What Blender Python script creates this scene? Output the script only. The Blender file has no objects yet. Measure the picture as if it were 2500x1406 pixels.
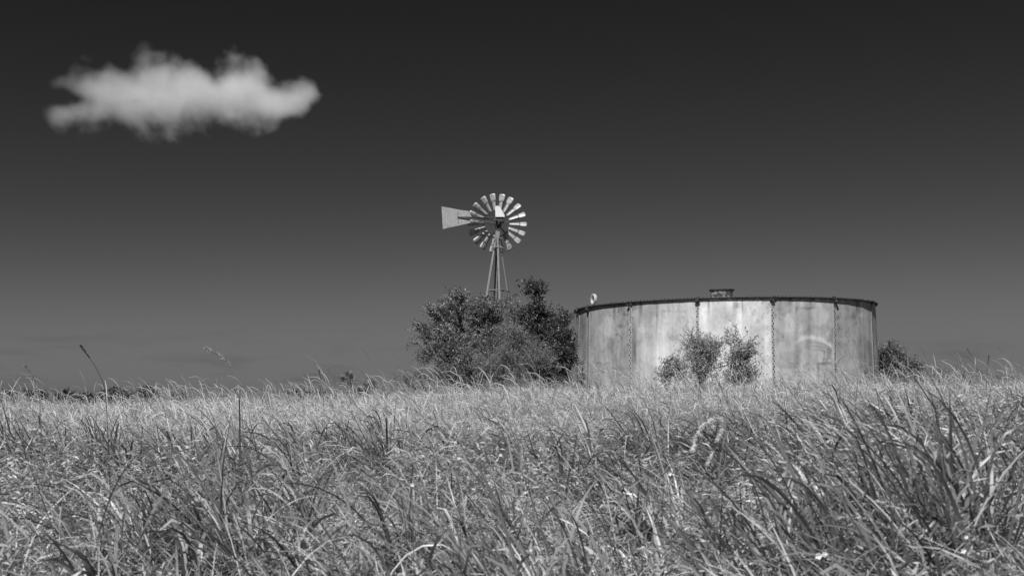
import bpy, math, random
import numpy as np
from mathutils import Vector, Matrix
random.seed(7); rng = np.random.default_rng(11)
S = bpy.context.scene; C = S.collection
R_ = math.radians
# ------------------------------------------------------------------ camera, sky, sun, exposure
EYE = 1.45; F = 2800.0; HY = 955.0           # eye height, focal length and horizon row measured on the photograph
cd = bpy.data.cameras.new('camera'); cam = bpy.data.objects.new('camera', cd); C.objects.link(cam)
cam.location = (0, 0, EYE); cam.rotation_euler = (R_(90), 0, 0)
cd.sensor_width = 36; cd.lens = 36 * F / 2500; cd.shift_y = (HY - 703) / 2500
cd.clip_start = .05; cd.clip_end = 20000
cd.dof.use_dof = True; cd.dof.focus_distance = 30; cd.dof.aperture_fstop = 4.8
S.camera = cam
SUN_EL, SUN_AZ = 52, 18                       # sun behind the camera, a little to its left
S.view_settings.view_transform = 'Standard'; S.view_settings.look = 'None'
S.view_settings.exposure = 0.0; S.view_settings.gamma = 1
w = bpy.data.worlds.new('World'); S.world = w; w.use_nodes = True
nt = w.node_tree; N = nt.nodes; L = nt.links; N.clear()
sky = N.new('ShaderNodeTexSky'); sky.sky_type = 'NISHITA'; sky.sun_disc = False
sky.sun_elevation = R_(SUN_EL); sky.sun_rotation = R_(180 + SUN_AZ); sky.altitude = 300; sky.air_density = 1.0; sky.dust_density = .6
sep = N.new('ShaderNodeSeparateColor'); L.new(sky.outputs[0], sep.inputs[0])
def mth(op, a, b=None, c=None, tree=nt):
    n = tree.nodes.new('ShaderNodeMath'); n.operation = op
    for i, v in enumerate((a, b, c)):
        if v is None: continue
        if isinstance(v, (int, float)): n.inputs[i].default_value = v
        else: tree.links.new(v, n.inputs[i])
    return n.outputs[0]
SKY_POW, SKY_GAIN = 1.9, 0.0568
# the photograph is taken in black and white through a red filter: the sky's red light, steepened like the film's response
lum = mth('SMOOTH_MIN', mth('MULTIPLY', mth('POWER', sep.outputs[0], SKY_POW), SKY_GAIN), 1.58, 1.2)
tc = N.new('ShaderNodeTexCoord'); sx = N.new('ShaderNodeSeparateXYZ'); L.new(tc.outputs['Generated'], sx.inputs[0])
mp = N.new('ShaderNodeMapping'); mp.inputs['Scale'].default_value = (9, 9, 60); L.new(tc.outputs['Generated'], mp.inputs[0])
nz = N.new('ShaderNodeTexNoise'); nz.inputs['Scale'].default_value = 1.6; nz.inputs['Detail'].default_value = 5; L.new(mp.outputs[0], nz.inputs['Vector'])
band = mth('MULTIPLY', mth('SMOOTH_MIN', mth('MULTIPLY', sx.outputs[2], 80), 1.0, .2), mth('MAXIMUM', mth('SUBTRACT', 1, mth('MULTIPLY', sx.outputs[2], 17)), 0))
wisp = mth('MULTIPLY', mth('MULTIPLY', mth('MAXIMUM', mth('SUBTRACT', nz.outputs[0], .52), 0), mth('MAXIMUM', band, 0)), -1.6)
lum = mth('MULTIPLY', lum, mth('ADD', 1, wisp))
cmb = N.new('ShaderNodeCombineColor')
for i in range(3): L.new(lum, cmb.inputs[i])
bg = N.new('ShaderNodeBackground'); bg.inputs[1].default_value = .1; L.new(cmb.outputs[0], bg.inputs[0])
wo = N.new('ShaderNodeOutputWorld'); L.new(bg.outputs[0], wo.inputs[0])
sd = bpy.data.lights.new('sun', 'SUN'); sd.energy = 5.0; sd.angle = R_(.5); sd.color = (1, 1, 1)
sun = bpy.data.objects.new('sun', sd); C.objects.link(sun)
sdir = Vector((-math.sin(R_(SUN_AZ)) * math.cos(R_(SUN_EL)), -math.cos(R_(SUN_AZ)) * math.cos(R_(SUN_EL)), math.sin(R_(SUN_EL))))
sun.rotation_euler = (-sdir).to_track_quat('-Z', 'Y').to_euler(); sun.location = (-20, -40, 60)
cy = S.cycles
cy.use_denoising = True; cy.use_adaptive_sampling = False; cy.max_bounces = 8; cy.diffuse_bounces = 3; cy.glossy_bounces = 2; cy.transmission_bounces = 3
cy.transparent_max_bounces = 8; cy.volume_bounces = 4; cy.volume_step_rate = 1.0; cy.volume_max_steps = 128

# ------------------------------------------------------------------ helpers
def at(px, py, d): return np.array([(px - 1250) / F * d, d, EYE + (HY - py) / F * d])   # photograph pixel + depth -> point
def sm(x, a, b):
    t = np.clip((np.asarray(x, float) - a) / (b - a), 0, 1); return t * t * (3 - 2 * t)
_perm = rng.random((256, 256))
def vnoise(x, y):
    x = np.asarray(x, float); y = np.asarray(y, float)
    xi = np.floor(x).astype(int); yi = np.floor(y).astype(int); fx = x - xi; fy = y - yi
    fx = fx * fx * (3 - 2 * fx); fy = fy * fy * (3 - 2 * fy)
    g = lambda i, j: _perm[i & 255, j & 255]
    return (g(xi, yi) * (1 - fx) + g(xi + 1, yi) * fx) * (1 - fy) + (g(xi, yi + 1) * (1 - fx) + g(xi + 1, yi + 1) * fx) * fy
def fbm(x, y, o=4):
    s = 0; a = .5; t = 0
    for k in range(o): s = s + a * vnoise(x * 2 ** k + 17.3 * k, y * 2 ** k + 9.1 * k); t += a; a *= .5
    return s / t
def ground_z(x, y):
    x = np.asarray(x, float); y = np.asarray(y, float)
    u = x / np.maximum(y, 1.0)
    z = (.65 + .03 * sm(x, -5, 0)) * sm(y, 4, 22)
    z = z + .42 * sm(x, -6, 1) * sm(y, 14, 29)
    z = z + .34 * sm(u, .10, .42) * sm(y, 2.5, 5.0) * (1 - .75 * sm(y, 10, 18))
    z = z + .10 * (fbm(x * .75, y * .75, 3) - .5) * 2 * sm(y, 2, 5)
    z = z - 5.2 * sm(y, 48, 130) - .5 * sm(y, 27, 45) * (1 - sm(x, -9, -4))
    return z * sm(y, -30, 1) 
def make_mesh(name, V, Fq, mat, parent=None, tint=None, smooth=False, loc=None):
    me = bpy.data.meshes.new(name)
    V = np.ascontiguousarray(V, dtype=np.float32)
    if isinstance(Fq, np.ndarray):
        n = len(Fq); k = Fq.shape[1]
        me.vertices.add(len(V)); me.vertices.foreach_set('co', V.ravel())
        me.loops.add(n * k); me.loops.foreach_set('vertex_index', Fq.astype(np.int32).ravel())
        me.polygons.add(n); me.polygons.foreach_set('loop_start', np.arange(0, n * k, k, dtype=np.int32))
        me.update(calc_edges=True)
    else:
        me.from_pydata(V.tolist(), [], Fq); me.update()
    if tint is not None:
        a = me.attributes.new('tint', 'FLOAT', 'POINT'); a.data.foreach_set('value', np.ascontiguousarray(tint, dtype=np.float32))
    if smooth: me.polygons.foreach_set('use_smooth', np.ones(len(me.polygons), dtype=bool))
    me.materials.append(mat)
    o = bpy.data.objects.new(name, me); C.objects.link(o)
    if parent is not None: o.parent = parent
    if loc is not None: o.location = loc
    return o
def tag(o, label, cat, group=None):
    o['label'] = label; o['category'] = cat
    if group: o['group'] = group
    return o
def thing(name, label, cat, loc, group=None):
    o = bpy.data.objects.new(name, None); o.empty_display_size = .2; C.objects.link(o); o.location = loc
    return tag(o, label, cat, group)
class MB:                                       # collects simple shapes into ONE mesh
    def __init__(s): s.v = []; s.f = []
    def add(s, V, Fs):
        k = len(s.v); s.v += [tuple(map(float, p)) for p in V]; s.f += [tuple(i + k for i in f) for f in Fs]; return s
    def tube(s, pts, rad, n=8, cap=True):
        pts = [Vector(p) for p in pts]; rad = [rad] * len(pts) if isinstance(rad, (int, float)) else rad
        V = []; Fs = []; ref = None
        for i, p in enumerate(pts):
            d = (pts[min(i + 1, len(pts) - 1)] - pts[max(i - 1, 0)]).normalized()
            if ref is None: ref = d.orthogonal().normalized()
            a = (ref - d * ref.dot(d)).normalized(); ref = a; b = d.cross(a)
            for k in range(n):
                t = 2 * math.pi * k / n; V.append(p + (a * math.cos(t) + b * math.sin(t)) * rad[i])
        for i in range(len(pts) - 1):
            for k in range(n): Fs.append((i * n + k, i * n + (k + 1) % n, (i + 1) * n + (k + 1) % n, (i + 1) * n + k))
        if cap: Fs.append(tuple(range(n))[::-1]); Fs.append(tuple((len(pts) - 1) * n + k for k in range(n)))
        return s.add(V, Fs)
    def box(s, c, size, M=None):
        V = [Vector((x * size[0] / 2, y * size[1] / 2, z * size[2] / 2)) for x in (-1, 1) for y in (-1, 1) for z in (-1, 1)]
        if M is not None: V = [M @ v for v in V]
        V = [v + Vector(c) for v in V]
        return s.add(V, [(0, 1, 3, 2), (4, 6, 7, 5), (0, 4, 5, 1), (2, 3, 7, 6), (0, 2, 6, 4), (1, 5, 7, 3)])
    def prism(s, outline, axis_vec, origin=(0, 0, 0)):    # outline: 3-D points of a planar polygon, swept along axis_vec
        n = len(outline); a = [Vector(p) + Vector(origin) for p in outline]; b = [p + Vector(axis_vec) for p in a]
        return s.add(a + b, [tuple(range(n)), tuple(range(2 * n - 1, n - 1, -1))] + [(i, n + i, n + (i + 1) % n, (i + 1) % n) for i in range(n)])
    def ring(s, c, r, tr, axis, n=36, m=6, ry=None):
        ax = Vector(axis).normalized(); a = ax.orthogonal().normalized(); b = ax.cross(a); V = []; Fs = []
        for i in range(n):
            t = 2 * math.pi * i / n; rd = a * math.cos(t) + b * math.sin(t)
            for k in range(m):
                q = 2 * math.pi * k / m; V.append(Vector(c) + rd * (r + tr * math.cos(q)) + ax * (ry or tr) * math.sin(q))
        for i in range(n):
            for k in range(m): Fs.append((i * m + k, ((i + 1) % n) * m + k, ((i + 1) % n) * m + (k + 1) % m, i * m + (k + 1) % m))
        return s.add(V, Fs)
    def build(s, name, mat, parent=None, smooth=False): return make_mesh(name, np.array(s.v), s.f, mat, parent, smooth=smooth)

# ------------------------------------------------------------------ materials (black-and-white place: greys)
def mat_new(name):
    m = bpy.data.materials.new(name); m.use_nodes = True; t = m.node_tree; t.nodes.clear()
    o = t.nodes.new('ShaderNodeOutputMaterial'); return m, t, o
def leaf_mat(name, rough=.45, trans=.25, spec=.5, gain=1.0):
    m, t, o = mat_new(name)
    at_ = t.nodes.new('ShaderNodeAttribute'); at_.attribute_name = 'tint'
    v = mth('MULTIPLY', at_.outputs['Fac'], gain, tree=t)
    c = t.nodes.new('ShaderNodeCombineColor'); [t.links.new(v, c.inputs[i]) for i in range(3)]
    p = t.nodes.new('ShaderNodeBsdfPrincipled'); t.links.new(c.outputs[0], p.inputs['Base Color']); p.inputs['Roughness'].default_value = rough
    p.inputs['Specular IOR Level'].default_value = spec
    tr = t.nodes.new('ShaderNodeBsdfTranslucent'); t.links.new(c.outputs[0], tr.inputs[0])
    mx = t.nodes.new('ShaderNodeMixShader'); mx.inputs[0].default_value = trans
    t.links.new(p.outputs[0], mx.inputs[1]); t.links.new(tr.outputs[0], mx.inputs[2]); t.links.new(mx.outputs[0], o.inputs[0])
    return m
def grey_mat(name, lo, hi, rough=.6, scale=6, stretch=(1, 1, 1), metal=0.0, bump=0.0, spots=None, attr=False):
    m, t, o = mat_new(name); p = t.nodes.new('ShaderNodeBsdfPrincipled'); t.links.new(p.outputs[0], o.inputs[0])
    tc = t.nodes.new('ShaderNodeTexCoord'); mp = t.nodes.new('ShaderNodeMapping'); mp.inputs['Scale'].default_value = stretch
    t.links.new(tc.outputs['Object'], mp.inputs[0])
    n = t.nodes.new('ShaderNodeTexNoise'); n.inputs['Scale'].default_value = scale; n.inputs['Detail'].default_value = 7; n.inputs['Roughness'].default_value = .65
    t.links.new(mp.outputs[0], n.inputs['Vector'])
    r = t.nodes.new('ShaderNodeMapRange'); r.inputs[1].default_value = .3; r.inputs[2].default_value = .7
    r.inputs[3].default_value = lo; r.inputs[4].default_value = hi; t.links.new(n.outputs[0], r.inputs[0]); v = r.outputs[0]
    if attr:
        a = t.nodes.new('ShaderNodeAttribute'); a.attribute_name = 'tint'; v = mth('MULTIPLY', v, a.outputs['Fac'], tree=t)
    if spots:
        n2 = t.nodes.new('ShaderNodeTexNoise'); n2.inputs['Scale'].default_value = spots[0]; n2.inputs['Detail'].default_value = 4
        t.links.new(tc.outputs['Object'], n2.inputs['Vector'])
        k = t.nodes.new('ShaderNodeMapRange'); k.inputs[1].default_value = spots[1]; k.inputs[2].default_value = spots[1] + .06; k.inputs[3].default_value = 1; k.inputs[4].default_value = spots[2]
        t.links.new(n2.outputs[0], k.inputs[0]); v = mth('MULTIPLY', v, k.outputs[0], tree=t)
    c = t.nodes.new('ShaderNodeCombineColor'); [t.links.new(v, c.inputs[i]) for i in range(3)]
    t.links.new(c.outputs[0], p.inputs['Base Color']); p.inputs['Roughness'].default_value = rough; p.inputs['Metallic'].default_value = metal
    if bump:
        b = t.nodes.new('ShaderNodeBump'); b.inputs['Strength'].default_value = bump; b.inputs['Distance'].default_value = .02
        t.links.new(n.outputs[0], b.inputs['Height']); t.links.new(b.outputs[0], p.inputs['Normal'])
    return m
M_SOIL = grey_mat('soil', .6, 1.5, .95, 3, bump=.5, attr=True)
M_WALL = grey_mat('stained_tank_wall', .86, 1.10, .62, 9, (1, 1, .45), .0, .12, attr=True)
M_RUST = grey_mat('dark_rust', .015, .07, .8, 25, bump=.4)
M_ROOF = grey_mat('tank_roof', .10, .2, .8, 4)
M_SEAM = grey_mat('seam_strip', .30, .48, .6, 20)
M_BOLT = grey_mat('bolt_metal', .04, .18, .5, 40)
M_HATCH = grey_mat('hatch_metal', .16, .42, .6, 7, (1, 1, 1), .0, .2, spots=(9, .55, .25))
M_VENT = grey_mat('pale_paint', .34, .62, .5, 8)
M_GALV = grey_mat('galvanised_sheet', .22, .56, .42, 11, (1, 1, 1), .15, .08, spots=(5, .56, .6))
M_VANE = grey_mat('weathered_vane', .27, .42, .55, 9, (1.6, 1, 1.6), .15, .1, spots=(4, .6, .8))
M_HOOD = grey_mat('white_hood', .72, .84, .4, 6)
M_IRON = grey_mat('dark_iron', .03, .09, .6, 20)
M_STEEL = grey_mat('tower_steel', .20, .36, .5, 12, (3, 3, .6), .2)
M_BARK = grey_mat('bark', .06, .16, .9, 30, (1, 1, .3))
M_LEAF = leaf_mat('dark_leaf', .36, .2, .5)
M_SHRUB = leaf_mat('shrub_leaf', .5, .25, .4)
M_GRASS = leaf_mat('grass_blade', .38, .25, .5)
M_SEED = leaf_mat('seed_grass', .6, .35, .25)
M_HERB = leaf_mat('herb_leaf', .45, .25, .45)
M_FLOWER = grey_mat('white_petal', .8, .9, .5, 5)

# ------------------------------------------------------------------ ground
def build_ground():
    ys = np.concatenate([np.linspace(-60, 0, 13)[:-1], np.linspace(0, 60, 200)[:-1], np.geomspace(60, 6000, 60)])
    us = np.linspace(-1, 1, 161)
    X = []; 
    for y in ys: X.append(np.sign(us) * np.abs(us) ** 1.6 * max(45, abs(y) * 2.2))
    X = np.array(X); Y = np.repeat(ys[:, None], len(us), 1); Z = ground_z(X, Y)
    V = np.stack([X, Y, Z], -1).reshape(-1, 3); nu = len(us)
    i, j = np.meshgrid(np.arange(len(ys) - 1), np.arange(nu - 1), indexing='ij'); a = (i * nu + j).ravel()
    o = make_mesh('ground', V, np.stack([a, a + 1, a + nu + 1, a + nu], 1), M_SOIL, smooth=True, tint=(.055 + .05 * sm(Y, 36, 60)).ravel()); o['kind'] = 'structure'
    o['label'] = 'dark earth of the grassy rise beneath the tall grass'
build_ground()

# ------------------------------------------------------------------ water tank
TD, TAZ, TR = 37.0, R_(10.39), 4.63
TC = np.array([TD * math.sin(TAZ), TD * math.cos(TAZ), 0.0])
TBASE = 0.85
def tank_angle(px):                              # angle round the tank axis where the view ray of a column meets the near wall
    d = np.array([(px - 1250) / F, 1.0]); d /= np.linalg.norm(d); b = d @ TC[:2]; c = TC[:2] @ TC[:2] - TR ** 2
    q = b * b - c
    p = d * (b - math.sqrt(max(q, 0))); v = p - TC[:2]; return math.atan2(v[1], v[0])
def tank_top(a): return 4.05 + .05 * np.cos(a - .1)
def tank_rad(a, f): return TR + (1 - f) * (.03 + .16 * np.clip(np.cos(a + .12), 0, 1) ** 3) # f: 0 base .. 1 top
def tank_pt(a, f, off=0.0):
    a = np.asarray(a, float); f = np.asarray(f, float); r = tank_rad(a, f) + off
    return np.stack([r * np.cos(a), r * np.sin(a), TBASE + (tank_top(a) - TBASE) * f + 0 * r], -1)
def build_tank():
    root = thing('water_tank', 'big round stained water tank with dark rusty rim and bolted seams', 'water tank', (TC[0], TC[1], 0))
    # wall: fine in front, coarse behind; its stains (albedo) are kept per vertex
    aF = np.linspace(R_(-185), R_(5), 900); aB = np.linspace(R_(5), R_(175), 60)[1:-1]; A = np.concatenate([aF, aB]); fz = np.linspace(0, 1, 190)
    AA, FF = np.meshgrid(A, fz, indexing='ij'); P = tank_pt(AA, FF)
    W = P + TC; PX = 1250 + F * W[..., 0] / W[..., 1]; PY = HY - F * (W[..., 2] - EYE) / W[..., 1]
    s = AA * TR; z = P[..., 2]
    t = .435 + .20 * (fbm(s * .55 + 3, z * .6 + 8, 4) - .5) + .14 * (fbm(s * 5, z * .35 + 4, 4) - .5) * 2 + .13 * (fbm(s * 2.2 + 50, z * 2 + 9, 5) - .5) * 2
    fine = fbm(s * 9 + 5, z * 9, 4)
    t += .09 * sm(fbm(s * 1.1 + 70, z * 1.5 + 3, 5), .52, .56) - .08 * sm(fbm(s * 1.6 + 11, z * 1.1 + 60, 5), .56, .60)   # chalky and worn patches with crisp edges
    t += .10 * (fbm(s * 14, z * 14 + 7, 3) - .5) + .08 * (fbm(s * 22 + 3, z * 1.3, 2) - .5)
    t -= .13 * sm(fine, .60, .70) * sm(fbm(s * .9 + 20, z * .9 + 30, 3), .45, .62)
    # a different tone for every plate
    for x0, x1, k in ((1380, 1438, .78), (1438, 1540, .92), (1540, 1604, .97), (1604, 1703, 1.22), (1703, 1812, 1.46), (1812, 1885, 1.25), (1885, 2036, .94), (2036, 2126, .90), (2126, 2200, .92)):
        t *= 1 + (k - 1) * sm(PX, x0 - 1.5, x0 + 1.5) * (1 - sm(PX, x1 - 1.5, x1 + 1.5))
    wob = (fbm(s * 3, z * 3 + 40, 3) - .5) * 10
    def gs(x, y, sx_, sy_, k):                   # soft stain
        nonlocal t; t = t * (1 + k * np.exp(-((PX + wob * .3 - x) / sx_) ** 2 - ((PY + wob - y) / sy_) ** 2))
    def rect(x0, x1, y0, y1, k, e=3):            # patch of newer or older coat
        nonlocal t; t = t * (1 + k * sm(PX + wob * .3, x0 - e, x0 + e) * (1 - sm(PX + wob * .3, x1 - e, x1 + e)) * sm(PY + wob * .3, y0 - e, y0 + e) * (1 - sm(PY + wob * .3, y1 - e, y1 + e)))
    gs(1424, 800, 8, 60, -.30); gs(1550, 860, 4, 30, -.55); gs(1549, 815, 5, 22, -.35); gs(1605, 770, 4, 45, -.5); gs(1603, 742, 12, 14, -.25); gs(1600, 790, 30, 12, -.06)
    rect(1455, 1500, 884, 950, -.22); rect(1500, 1538, 893, 950, -.16); rect(1453, 1496, 862, 884, .12); rect(1555, 1600, 745, 800, -.10); gs(1568, 755, 16, 30, -.16)
    gs(1655, 828, 26, 10, -.22); rect(1610, 1675, 757, 763, -.15, 2); gs(1700, 880, 40, 50, .10)
    rect(1716, 1800, 738, 752, -.10); rect(1745, 1797, 745, 822, -.10); rect(1712, 1740, 740, 820, .10); rect(1797, 1812, 752, 800, .16); gs(1725, 850, 24, 30, .10)
    gs(1852, 800, 16, 10, -.18); rect(1845, 1885, 870, 960, -.14); gs(1880, 700, 5, 200, .08); gs(1812, 740, 2, 22, -.5); rect(1868, 1876, 785, 885, .14)
    rect(1893, 1915, 752, 834, -.20); gs(1896, 840, 6, 12, -.2); gs(1930, 775, 16, 40, .16); gs(1958, 830, 70, 30, -.05); gs(1975, 752, 18, 3, -.45)
    rect(2018, 2030, 848, 878, -.35); rect(1994, 2030, 884, 890, -.45); rect(1994, 2001, 890, 918, -.45); rect(1890, 1950, 860, 880, -.08); gs(2000, 800, 26, 8, -.22)
    gs(2062, 800, 22, 40, -.10); rect(2095, 2112, 775, 900, -.24, 4); gs(2078, 775, 12, 5, -.25); rect(2055, 2110, 846, 900, .10); gs(2098, 760, 10, 12, -.2)
    arc_y = 823 + ((PX - 1977) / 60.) ** 2 * 32 + (PX - 1977) * -.03          # pale swept smear and the dark sweeps under it
    t = t * (1 + .65 * (.6 + .8 * fbm(s * 4, z * 4 + 77, 3)) * np.exp(-((PY - arc_y) / 5.5) ** 2) * sm(PX, 1925, 1960) * (1 - sm(PX, 2026, 2036)))
    for k, dy in enumerate((13, 22, 31)):
        ay = 823 + dy + ((PX - 1985 - 4 * k) / 62.) ** 2 * 26
        t = t * (1 - .30 * np.exp(-((PY - ay) / 1.8) ** 2) * sm(PX, 1950, 2015) * (1 - sm(PX, 2028, 2033)))
    t *= 1 - .35 * (1 - sm(z, TBASE + .3, TBASE + .8)) * fbm(s * 2, z * 2, 3)   # blotchy darkening towards the foot
    t *= 1 - .45 * sm(fbm(s * 4 + 9, z * .25, 3), .60, .72) * sm(FF, .78, .98)                    # rust runs below the rim
    edge = tank_top(AA) - z
    t *= 1 - .6 * sm(.03 + .10 * (fbm(s * 6, z * 0 + 2, 3) - .45), edge, edge + .015)
    t = np.clip(t, .05, .85); na, nf = AA.shape
    i, j = np.meshgrid(np.arange(na), np.arange(nf - 1), indexing='ij'); a0 = (i * nf + j).ravel(); a1 = (((i + 1) % na) * nf + j).ravel()
    make_mesh('wall', P.reshape(-1, 3), np.stack([a0, a1, a1 + 1, a0 + 1], 1), M_WALL, root, tint=t.ravel(), smooth=True)
    # roof: shallow cone
    A2 = np.linspace(0, 2 * math.pi, 145)[:-1]; V = []
    for r, dz in ((TR + .07, .012), (TR * .6, .10), (TR * .2, .20), (.02, .22)):
        V += [(r * math.cos(a), r * math.sin(a), float(tank_top(a)) * 1.0 + dz) for a in A2]
    n = len(A2); Fs = [(k * n + i, k * n + (i + 1) % n, (k + 1) * n + (i + 1) % n, (k + 1) * n + i) for k in range(3) for i in range(n)]
    make_mesh('roof', np.array(V), np.array(Fs), M_ROOF, root)
    # rim: rusty angle iron with uneven edge and a row of upright bolts
    A3 = np.linspace(0, 2 * math.pi, 721)[:-1]; V = []; jag = (fbm(A3 * 40, A3 * 0 + 3, 3) - .5)
    for off, dz in ((.012, -.022), (.062, -.018), (.074, -.004), (.07, .016), (.02, .024), (.012, .0)):
        r = TR + off + (0.02 * jag if off > .05 else 0); zz = tank_top(A3) + dz + (.05 * np.minimum(jag, .2) if dz < -.02 else .012 * jag)
        V.append(np.stack([r * np.cos(A3), r * np.sin(A3), zz], -1))
    V = np.array(V).reshape(-1, 3); n = len(A3); Fs = [(k * n + i, k * n + (i + 1) % n, ((k + 1) % 6) * n + (i + 1) % n, ((k + 1) % 6) * n + i) for k in range(6) for i in range(n)]
    rim = make_mesh('rim', V, np.array(Fs), M_RUST, root)
    mb = MB(); r2 = random.Random(5)
    for a in np.linspace(R_(-190), R_(10), 150):
        if r2.random() < .12: continue
        p = tank_pt(a, 1.0, .06 + r2.uniform(-.01, .01)); h = r2.uniform(.008, .026)
        mb.box((p[0], p[1], p[2] + .020 + h / 2), (.026, .026, h), Matrix.Rotation(a, 3, 'Z'))
    mb.build('rim_bolt_row', M_RUST, rim)['kind'] = 'stuff'
    # seams: overlapped strip with a zigzag column of bolts
    for px in (1414, 1438, 1540, 1703, 1885, 2036, 2126):
        a = tank_angle(px); mb = MB(); dirp = Vector((-math.sin(a), math.cos(a), 0)); ww = .045; rows = 44
        fs = np.linspace(.0, .982, rows); V = []
        lean = {1885: -.012, 2126: .008}.get(px, 0.0)
        for f in fs:
            for sg in (-1, 1):
                for off in (.0, .008): V.append(tank_pt(a + sg * ww / TR + lean * (1 - f) * -1, f, off))
        Fs = []
        for k in range(rows - 1):
            b = k * 4; c = b + 4; Fs += [(b + 1, b + 3, c + 3, c + 1), (b, b + 1, c + 1, c), (b + 3, b + 2, c + 2, c + 3)]
        mb.add(V, Fs); st = mb.build('seam', M_SEAM, root)
        mb = MB(); r2 = random.Random(px)
        nb = 42
        for k in range(nb):
            f = (k + .5) / nb * .975; aa = a + (.012 if k % 2 else -.012) / TR * 1.0 + lean * (1 - f) * -1
            if r2.random() < .04: continue
            p = Vector(tank_pt(aa, f, .006)); nrm = Vector((math.cos(aa), math.sin(aa), 0)); rr = r2.uniform(.014, .021)
            mb.tube([p, p + nrm * .018, p + nrm * .028], [rr, rr, rr * .45], 7)
        mb.build('bolt_column', M_BOLT, st)['kind'] = 'stuff'
        mb = MB()                                   # lump of rusted bracket where the seam meets the rim
        for k in range(7):
            p = tank_pt(a + r2.uniform(-.012, .012), 1.0, r2.uniform(.03, .10)); q = r2.uniform(.03, .075)
            mb.box((p[0], p[1], p[2] + r2.uniform(-.10, .03)), (q, q, q), Matrix.Rotation(r2.uniform(0, 3), 3, (r2.random(), r2.random(), 1)))
        mb.build('bracket', M_RUST, root)
    # round roof hatch
    hp = at(1762, 727, 36.2) - TC; hz = 4.20; top = 1.45 + (955 - 707) / F * 36.2; mb = MB(); n = 40
    prof = [(.33, hz), (.335, hz + .10), (.33, hz + .105), (.335, hz + .26), (.345, hz + .28), (.345, top - .05), (.34, top - .04)]
    V = [(hp[0] + r * math.cos(2 * math.pi * k / n), hp[1] + r * math.sin(2 * math.pi * k / n), z) for r, z in prof for k in range(n)]
    mb.add(V, [(q * n + k, q * n + (k + 1) % n, (q + 1) * n + (k + 1) % n, (q + 1) * n + k) for q in range(len(prof) - 1) for k in range(n)])
    h = mb.build('hatch', M_HATCH, root, True); mb = MB(); r2 = random.Random(2)
    prof = [(.30, top - .045), (.385, top - .035), (.392, top - .01), (.38, top + .005), (.02, top + .015)]
    V = []
    for q, (r, z) in enumerate(prof):
        for k in range(n): V.append((hp[0] + (r + r2.uniform(-.012, .012)) * math.cos(2 * math.pi * k / n), hp[1] + r * math.sin(2 * math.pi * k / n), z + r2.uniform(-.012, .008)))
    mb.add(V, [(q * n + k, q * n + (k + 1) % n, (q + 1) * n + (k + 1) % n, (q + 1) * n + k) for q in range(len(prof) - 1) for k in range(n)])
    mb.build('lid', M_RUST, h)
    # open-ended vent pipe standing on the roof at the left edge
    c = Vector(at(1450, 731, 36.0) - TC); ax = Vector((-.95, -.31, .05)).normalized(); mb = MB(); n = 32
    a_ = Vector((0, 0, 1)) - ax * ax.z; a_.normalize(); b_ = ax.cross(a_)
    prof = [(-.07, .10), (-.075, .155), (-.03, .175), (.03, .172), (.06, .178), (.075, .170), (.075, .130), (.05, .118), (.0, .118), (-.05, .110)]
    V = [c + ax * x * .72 + (a_ * math.cos(2 * math.pi * k / n) + b_ * math.sin(2 * math.pi * k / n)) * r for x, r in prof for k in range(n)]
    q_ = len(prof)
    mb.add(V, [(q * n + k, q * n + (k + 1) % n, (q + 1) * n + (k + 1) % n, (q + 1) * n + k) for q in range(q_ - 1) for k in range(n)])
    vp = mb.build('vent_pipe', M_VENT, root, True)
    mb = MB(); mb.tube([c - ax * .045, c - ax * .02], .112, 24); mb.build('bore_shade', M_IRON, vp)  # dark disc added in the open bore, standing in for the shade inside
    mb = MB(); mb.tube([c + Vector((0, 0, -.165)), (c.x, c.y, 4.04)], [.05, .06], 12); mb.build('pipe_foot', M_VENT, vp)
build_tank()

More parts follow.
